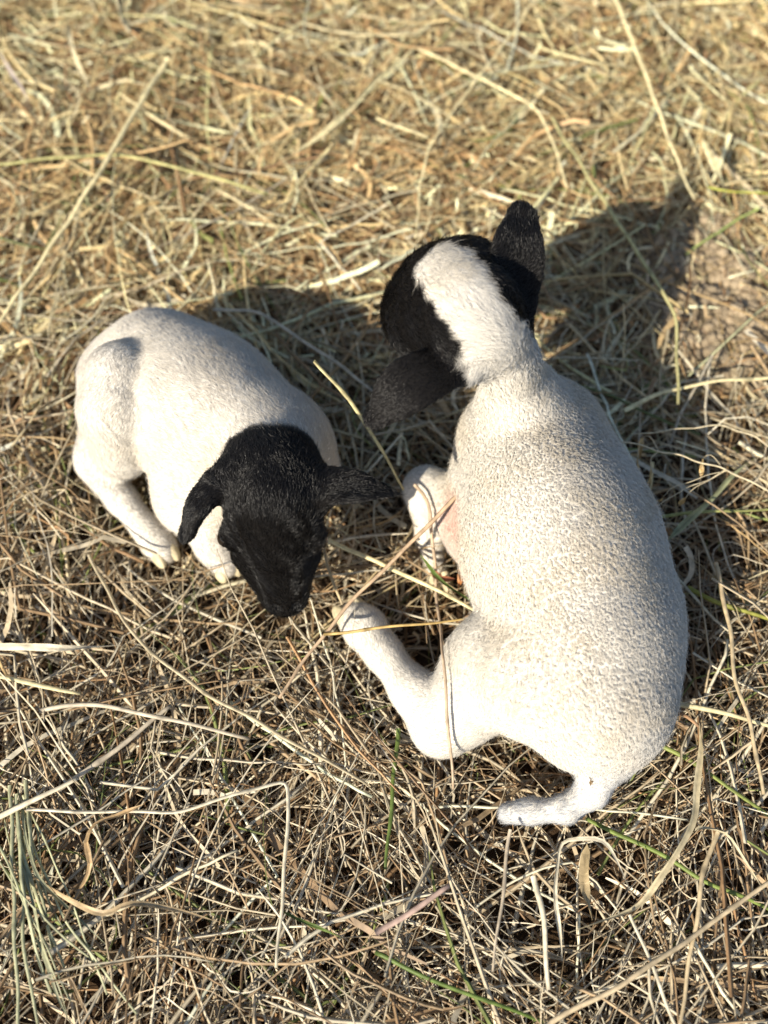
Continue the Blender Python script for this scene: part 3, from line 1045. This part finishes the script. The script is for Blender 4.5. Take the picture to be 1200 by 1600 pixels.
PLACES = [['in the upper left corner', 'near the top edge in the middle', 'in the upper right corner'],
          ['at the left beyond the smaller lamb', 'between smaller lamb and bigger lamb\'s head', 'at the right beyond the upright ear'],
          ['at the left edge beside the smaller lamb', 'between the two lambs', 'at the right edge beside the bigger lamb'],
          ['at lower left below the smaller lamb', 'below the bigger lamb\'s hind hoof', 'at the right beside the bigger lamb\'s rump'],
          ['in the lower left corner', 'near the bottom edge in the middle', 'in the lower right corner below the tail']]
SG = 'straws and stems that stand out from the bed'
STALKS = [
    ('straw_stalk', 'thick pale yellow stalk slanting across the upper left corner', 4.6, Y, 0, 0, [(262, 92, .03), (205, 185, .034), (160, 262, .036), (90, 370, .032), (0, 500, .03), (-60, 585, .025)]),
    ('straw_stalk', 'greenish yellow stalk crossing under the thick diagonal stalk at upper left', 4.0, (0.56, 0.52, 0.22), 0, 0, [(-50, 262, .02), (0, 256, .024), (100, 246, .026), (190, 243, .028), (300, 268, .03), (420, 303, .02)]),
    ('straw_stalk', 'long thin tan stem ending just above the bigger lamb\'s head', 2.6, Y, 0, 0, [(845, -12, .03), (790, 65, .034), (690, 200, .035), (660, 270, .03), (650, 372, .022)]),
    ('straw_stalk', 'bent grey-green stalk beside the bigger lamb\'s upright ear, over bare earth', 3.6, (0.50, 0.46, 0.22), 0, 1, [(862, 185, .03), (935, 300, .035), (1005, 408, .040), (1056, 490, .042), (1060, 632, .045)]),
    ('straw_stalk', 'long straw stalk coming down from the top edge, right of centre', 3.8, Y, 0, 0, [(958, -12, .03), (1010, 120, .034), (1050, 230, .03), (1085, 312, .025)]),
    ('green_grass_stalk', 'bright yellow-green stem at the right edge above the bare earth', 4.0, (0.46, 0.48, 0.08), 0, 0, [(1105, 292, .03), (1150, 299, .032), (1225, 305, .03)]),
    ('dry_grass_leaf', 'pale wide folded leaf standing above the yellow-green stem', 8.0, (0.66, 0.60, 0.36), 1, 0, [(1098, 218, .05), (1112, 250, .045), (1132, 288, .03)]),
    ('straw_stalk', 'short bright straw pointing up in the gap between the two lambs', 3.2, (0.68, 0.60, 0.32), 0, 0, [(492, 563, .150), (560, 645, .120), (606, 720, .085), (630, 765, .050)]),
    ('straw_stalk', 'long pinkish straw slanting from bigger lamb\'s foreleg down past its hind hoof', 3.2, (0.58, 0.42, 0.27), 0, 0, [(726, 764, .096), (640, 850, .078), (530, 962, .062), (435, 1090, .045)]),
    ('straw_stalk', 'thin bent straw hanging down in front of the bigger lamb\'s hock', 2.5, (0.58, 0.44, 0.30), 0, 1, [(648, 742, .078), (673, 777, .080), (684, 880, .074), (690, 960, .080), (697, 1080, .085), (712, 1218, .072)]),
    ('straw_stalk', 'thin golden straw lying across the bigger lamb\'s hind hoof', 2.2, (0.60, 0.42, 0.16), 0, 0, [(505, 990, .052), (560, 986, .057), (640, 976, .058), (735, 967, .064)]),
    ('straw_stalk', 'pale yellow straw running into the bigger lamb\'s belly', 3.6, Y, 0, 0, [(512, 842, .03), (600, 884, .038), (660, 910, .045), (750, 958, .052)]),
    ('green_grass_leaf', 'bright green blade tucked under the bigger lamb\'s belly', 4.0, GR, 1, 0, [(655, 868, .05), (690, 905, .055), (752, 952, .055)]),
    ('green_grass_stalk', 'olive green stem coming out right of the bigger lamb\'s back', 4.4, (0.30, 0.30, 0.06), 0, 0, [(1075, 918, .025), (1120, 940, .03), (1200, 968, .03), (1250, 985, .028)]),
    ('green_grass_stalk', 'green stem running from under the rump to the right edge', 4.0, (0.24, 0.28, 0.07), 0, 0, [(1025, 1162, .025), (1080, 1190, .03), (1140, 1230, .034), (1225, 1295, .03)]),
    ('green_grass_stalk', 'long green stem starting below the curled tail', 4.0, (0.20, 0.26, 0.06), 0, 0, [(915, 1278, .018), (960, 1300, .026), (1050, 1345, .032), (1120, 1385, .034), (1225, 1430, .03)]),
    ('green_grass_stalk', 'dark green stem at the bottom edge near the centre', 3.6, GR, 0, 0, [(585, 1488, .034), (650, 1520, .038), (750, 1560, .038), (880, 1608, .03)]),
    ('green_grass_stalk', 'dark green upright stem left of the bigger lamb\'s hock', 3.8, (0.15, 0.21, 0.05), 0, 0, [(622, 1140, .02), (613, 1240, .03), (603, 1358, .034)]),
    ('green_grass_leaf', 'short dark green blade in the lower straw left of centre', 3.6, GR, 1, 0, [(438, 1420, .036), (480, 1443, .04), (532, 1466, .036)]),
    ('green_grass_leaf', 'broad grey-green blade right of the bigger lamb\'s flank', 7.0, (0.36, 0.37, 0.20), 1, 0, [(1040, 848, .035), (1100, 790, .04), (1168, 722, .036)]),
    ('straw_stalk', 'olive stem lying level right of the bigger lamb\'s flank', 3.0, OL, 0, 0, [(1022, 808, .03), (1100, 800, .034), (1225, 795, .03)]),
    ('dry_grass_leaf', 'curled brown leaf ribbon in the straw at lower left', 5.0, (0.56, 0.38, 0.19), 1, 0, [(224, 1256, .055), (185, 1272, .062), (147, 1288, .060), (133, 1318, .056), (141, 1350, .056), (132, 1380, .05), (110, 1404, .042)]),
    ('dry_grass_leaf', 'wavy brown leaf ribbon below the curled leaf at lower left', 5.0, (0.58, 0.43, 0.24), 1, 0, [(40, 1362, .045), (110, 1408, .052), (160, 1426, .054), (205, 1411, .056), (270, 1422, .052), (345, 1440, .045)]),
    ('straw_stalk', 'pale straw folded sharply into a hairpin at lower left of centre', 3.2, WH, 0, 1, [(40, 1266, .042), (160, 1268, .047), (270, 1270, .052), (360, 1245, .058), (452, 1216, .064), (447, 1330, .058), (432, 1512, .046)]),
    ('straw_stalk', 'arched greyish straw at left below the smaller lamb', 3.4, (0.58, 0.50, 0.37), 0, 0, [(62, 1110, .034), (110, 1102, .04), (180, 1106, .046), (280, 1128, .05), (388, 1153, .044)]),
    ('straw_stalk', 'whitish stalk entering from the left edge low down', 4.2, WH, 0, 0, [(-20, 1286, .038), (60, 1246, .043), (122, 1216, .046)]),
    ('straw_stalk', 'greyish stalk slanting up from the left edge under the arched straw', 4.0, (0.54, 0.46, 0.34), 0, 0, [(85, 1238, .032), (180, 1172, .038), (268, 1102, .036)]),
    ('straw_stalk', 'long tan straw slanting down from the smaller lamb\'s hoof toward centre', 3.4, (0.56, 0.47, 0.30), 0, 0, [(140, 868, .03), (205, 985, .04), (300, 1068, .047), (420, 1138, .052), (574, 1225, .044)]),
    ('dry_grass_leaf', 'flat whitish straw blade at the left edge below the smaller lamb', 7.0, WH, 1, 0, [(-30, 1010, .035), (90, 1012, .04), (194, 1008, .035)]),
    ('straw_stalk', 'short yellow straw at the left edge', 4.0, Y, 0, 0, [(-20, 1054, .034), (60, 1070, .038), (126, 1084, .036)]),
    ('dry_grass_leaf', 'long bent straw-coloured blade curving down at lower right', 5.4, (0.60, 0.51, 0.32), 1, 1, [(1094, 1128, .046), (1093, 1200, .052), (1087, 1275, .055), (1050, 1350, .058), (1000, 1416, .06), (888, 1458, .05)]),
    ('dry_grass_leaf', 'thin pale blade arched like a hook below the tail', 3.8, WH, 1, 1, [(878, 1500, .035), (868, 1400, .045), (873, 1311, .056), (945, 1311, .062), (993, 1403, .05)]),
    ('dry_grass_leaf', 'wide brownish blade standing below the tail', 8.0, (0.52, 0.40, 0.22), 1, 0, [(919, 1320, .045), (912, 1378, .05), (926, 1438, .045)]),
    ('straw_stalk', 'pale straight straw below the tail pointing to the bottom edge', 3.8, WH, 0, 1, [(834, 1368, .045), (850, 1440, .052), (857, 1545, .046)]),
    ('straw_stalk', 'thin straw hanging down from the tail tip', 2.4, (0.54, 0.45, 0.33), 0, 0, [(797, 1296, .045), (785, 1400, .05), (769, 1520, .045)]),
    ('dry_grass_leaf', 'pale blade bent at an angle near the lower right edge', 4.8, (0.62, 0.54, 0.36), 1, 1, [(1087, 1300, .05), (1088, 1291, .052), (1135, 1295, .058), (1170, 1352, .056), (1215, 1430, .05)]),
    ('straw_stalk', 'straw running steeply down to the bottom edge at right', 3.2, T, 0, 0, [(1120, 1300, .045), (1098, 1375, .05), (1080, 1490, .05), (1060, 1610, .045)]),
    ('straw_stalk', 'long straw slanting across the bottom right corner', 3.6, (0.56, 0.45, 0.29), 0, 0, [(848, 1606, .05), (1000, 1520, .058), (1100, 1450, .06), (1220, 1366, .055)]),
    ('straw_stalk', 'mauve-brown straw bundle end at lower centre', 4.4, MA, 0, 0, [(588, 1456, .045), (650, 1420, .05), (704, 1384, .054)]),
    ('straw_stalk', 'thin straw crossing the long corner straw at bottom right', 2.6, WH, 0, 0, [(985, 1430, .064), (1015, 1500, .062), (1056, 1604, .05)]),
    ('dry_grass_leaf', 'pale blade lying upper centre, left of the tan stem', 6.5, Y, 1, 0, [(438, 256, .028), (520, 195, .034), (600, 115, .038), (660, 68, .034)]),
    ('straw_stalk', 'slim straw arching from the top centre toward the upright ear', 3.0, Y, 0, 0, [(655, 76, .032), (745, 120, .034), (835, 170, .034), (868, 235, .032), (886, 292, .028)]),
    ('dry_grass_leaf', 'wide yellow blade near the top edge right of centre', 6.0, Y, 1, 0, [(803, 48, .034), (860, 80, .036), (930, 98, .036), (995, 106, .03)]),
    ('straw_stalk', 'yellow straw left of the tan stem above the bigger lamb', 3.4, Y, 0, 0, [(588, 184, .03), (630, 200, .032), (670, 217, .03)]),
    ('dry_grass_leaf', 'short pale blade in the top left corner', 6.0, (0.68, 0.60, 0.38), 1, 0, [(106, 38, .045), (118, 92, .04), (147, 148, .03)]),
    ('dry_grass_leaf', 'mauve-white short blade at the top left edge', 5.5, (0.62, 0.52, 0.44), 1, 0, [(-5, 78, .04), (18, 112, .038), (44, 158, .03)]),
    ('straw_stalk', 'level pale stalk at the right edge under the bare earth', 3.8, Y, 0, 0, [(975, 642, .03), (1040, 612, .036), (1115, 597, .04), (1225, 587, .036)]),
    ('straw_stalk', 'grey bent stalk in the shadow beyond the smaller lamb', 3.4, (0.56, 0.50, 0.38), 0, 1, [(333, 483, .032), (402, 486, .038), (455, 520, .038), (530, 570, .038), (590, 617, .032)]),
    ('straw_stalk', 'pale stalk pointing right from the bigger lamb\'s rump', 3.8, (0.62, 0.54, 0.32), 0, 0, [(1058, 1098, .035), (1120, 1113, .04), (1225, 1138, .035)]),
    ('straw_stalk', 'brownish jointed stalk standing at the right edge', 3.4, T, 0, 1, [(1118, 880, .04), (1142, 988, .046), (1149, 1070, .048), (1173, 1127, .05), (1192, 1240, .045)]),
    ('straw_stalk', 'short brown twig just right of the bigger lamb\'s rump', 2.8, (0.36, 0.22, 0.12), 0, 0, [(1052, 1110, .035), (1075, 1122, .04), (1092, 1137, .042)]),
    ('dry_grass_leaf', 'orange-brown dead leaf beside the bigger lamb\'s foreleg', 9.0, (0.55, 0.24, 0.08), 1, 0, [(735, 858, .045), (722, 885, .042), (716, 920, .036)]),
    ('dry_grass_leaf', 'small reddish dead leaf at the bigger lamb\'s front hoof', 8.0, (0.48, 0.18, 0.09), 1, 0, [(672, 890, .036), (690, 905, .038), (712, 905, .034)]),
    ('straw_stalk', 'long fine straw lying right of the smaller lamb\'s muzzle', 2.6, T, 0, 0, [(505, 850, .04), (520, 910, .044), (535, 945, .045)]),
]
if True:
    for nm, lab, wd, col, leaf, sharp, pts in STALKS:
        path = smooth_path([(a0, a1, a2 + (0.020 if a1 < 560 else 0.013 if a2 < 0.06 else 0.004)) for a0, a1, a2 in pts], bool(sharp))
        if 'hanging down in front' in lab:
            zz = path[:, 2].copy()
            for _ in range(60):
                nxt = path.copy()
                nxt[:, 2] = zz - 0.001
                zz = np.where((IM_A.sample(nxt) > 0.0065) & (zz > 0.045), zz - 0.001, zz)
            for _ in range(12):
                zz[1:-1] = np.maximum(zz[1:-1], (zz[:-2] + zz[2:]) / 2)
            path[:, 2] = zz
        path[:, 2] = np.maximum(path[:, 2], ground_z(path[:, 0], path[:, 1]) + 0.004)
        me = stalk_mesh(nm, path, wd * (0.0008 if leaf else 0.0009 if nm.startswith('green') else 0.00112), col, 0.6, 6, bool(leaf))
        tag(link(nm, me), lab, {'straw_stalk': 'straw', 'green_grass_stalk': 'grass stem', 'green_grass_leaf': 'grass blade', 'dry_grass_leaf': 'dry leaf'}[nm], SG)

    # bunch of half-green stalks at the lower left edge
    for k_ in range(14):
        x0, x1 = rng.normal() * 30 + 15, rng.normal() * 45 + 120
        y0, y1 = 1215 + rng.random() * 80, 1440 + rng.random() * 220
        xm, ym = (x0 + x1) / 2 - 18 + rng.normal() * 10, (y0 + y1) / 2 + rng.normal() * 12
        pth = smooth_path([(x0, y0, .045), (xm, ym, .058 + .01 * rng.random()), (x1, y1, .05)])
        me = stalk_mesh('green_grass_stalk', pth, 0.0018 + 0.0016 * rng.random(), np.array([0.46, 0.46, 0.28]) * (0.7 + 0.5 * rng.random()), 0.55, 6, k_ % 3 == 0)
        tag(link('green_grass_stalk', me), 'grey-green grass stalk in the bunch at the lower left edge', 'grass stem', 'bunch of grey-green stalks at lower left')

    # wild oat head: drooping spikelets on hair-thin branches
    oat = link('grass_seed_head', None)
    oat.location = P(1215, 772, 0.0)
    off = np.array(oat.location)
    tag(oat, 'dry grass seed head with drooping spikelets right of the bigger lamb\'s shoulder', 'seed head')
    OC = (0.70, 0.60, 0.40)

    def oat_part(nm, pts, wd, col, leaf=False):
        pth = smooth_path(pts, False, 0.003)
        me = stalk_mesh(nm, pth - off, wd, col, 0.9, 6, leaf, False)
        link(nm, me, oat)
    oat_part('stem', [(1235, 785, .07), (1135, 735, .085), (1030, 704, .09), (953, 685, .092)], 0.0018, OC)
    oat_part('stem', [(1230, 712, .065), (1140, 668, .075), (1050, 672, .078), (985, 680, .08)], 0.0014, OC)
    twigs = [((1135, 735), (1060, 758), (1035, 777), 1), ((1135, 735), (1050, 775), (1022, 796), 1), ((1133, 736), (1090, 760), (1072, 778), 1), ((1028, 704), (1015, 682), (1005, 683), 0),
             ((1030, 705), (1018, 715), (1016, 730), 0), ((1000, 697), (996, 703), (996, 715), 0), ((975, 691), (974, 697), (973, 706), 0), ((1130, 733), (1110, 710), (1100, 714), 0)]
    for (a0, a1, a2, lng) in twigs:
        oat_part('branch', [(*a0, .085), (*a1, .084), (*a2, .080)], 0.0008, OC)
        dx = a2[0] - a1[0]
        dy = a2[1] - a1[1]
        m_ = math.hypot(dx, dy) + 1e-6
        gx_, gy_ = (dx / m_ * 0.6, 0.5) if lng else (dx / m_ * 0.2, 1.0)
        l_ = 26 if lng else 34
        oat_part('spikelet', [(*a2, .080), (a2[0] + gx_ * l_ * .5, a2[1] + gy_ * l_ * .5, .076), (a2[0] + gx_ * l_, a2[1] + gy_ * l_, .070)], 0.0042, (0.62, 0.44, 0.20), True)
        oat_part('awn', [(a2[0] + gx_ * l_ * .7, a2[1] + gy_ * l_ * .7, .073), (a2[0] + gx_ * l_ * 1.8, a2[1] + gy_ * l_ * 1.9, .066)], 0.0005, (0.4, 0.3, 0.18))

    # a crumb of husk caught in the tail
    hp = smooth_path([(921, 1212, .0735), (925, 1218, .0745), (923, 1227, .0720)], False, 0.002)
    tag(link('seed_husk', stalk_mesh('seed_husk', hp, 0.0035, (0.30, 0.19, 0.08), 0.5, 6, True, False)), 'tiny brown husk caught in the bigger lamb\'s tail', 'husk')

    # ordinary stalks on top of the bed, one object each
    want, tries = 235, 0
    N = 1300
    px = rng.random(N) * 1300 - 50
    py = 1640 * rng.random(N) ** 0.8
    c0 = np.array([P(a, b_, 0.03) for a, b_ in zip(px, py)])
    low = 1 - sstep(c0[:, 1], -0.1, 0.3)
    z = ground_z(c0[:, 0], c0[:, 1]) + 0.012 + (0.012 + 0.022 * low) * rng.random(N)
    L = 0.08 + 0.17 * rng.random(N)
    az = heading(c0[:, 0], c0[:, 1]) + rng.normal(size=N) * 0.9
    pth = strand_paths(c0[:, 0], c0[:, 1], z, az, 0.07 * rng.normal(size=N), L, 0.4 * rng.normal(size=N), np.where(rng.random(N) < 0.3, rng.normal(size=N), 0), 14)
    ok = clear_of_lambs(pth, 0.003) & (rng.random(N) < 1 - 0.8 * bare(c0[:, 0], c0[:, 1]))
    cols = pick_colours(N, c0[:, 1], 0.03, 0.03)
    cnt = 0
    used = set()
    for i in np.nonzero(ok)[0]:
        if cnt == want:
            break
        lum = cols[i].mean()
        tone = 'greenish' if cols[i][1] > cols[i][0] else ('pale' if lum > 0.5 else 'dark brown' if lum < 0.25 else 'tan')
        run = 'lengthwise' if abs(math.sin(az[i])) > 0.8 else ('crosswise' if abs(math.sin(az[i])) < 0.4 else 'diagonal')
        size = 'long' if L[i] > 0.18 else ('short' if L[i] < 0.12 else 'middling')
        row = min(4, max(0, int(py[i] // 320)))
        colm = min(2, max(0, int(px[i] // 400)))
        place = PLACES[row][colm]
        lab = f'{size} {tone} {run} straw {place}'
        if lab in used:
            continue
        used.add(lab)
        cnt += 1
        me = stalk_mesh('straw_stalk', pth[i], 0.0016 + 0.0022 * rng.random(), np.clip(cols[i] * 1.1, 0, .8), 0.55, 4, rng.random() < 0.25)
        tag(link('straw_stalk', me), lab, 'straw', 'ordinary straws on top of the bed')
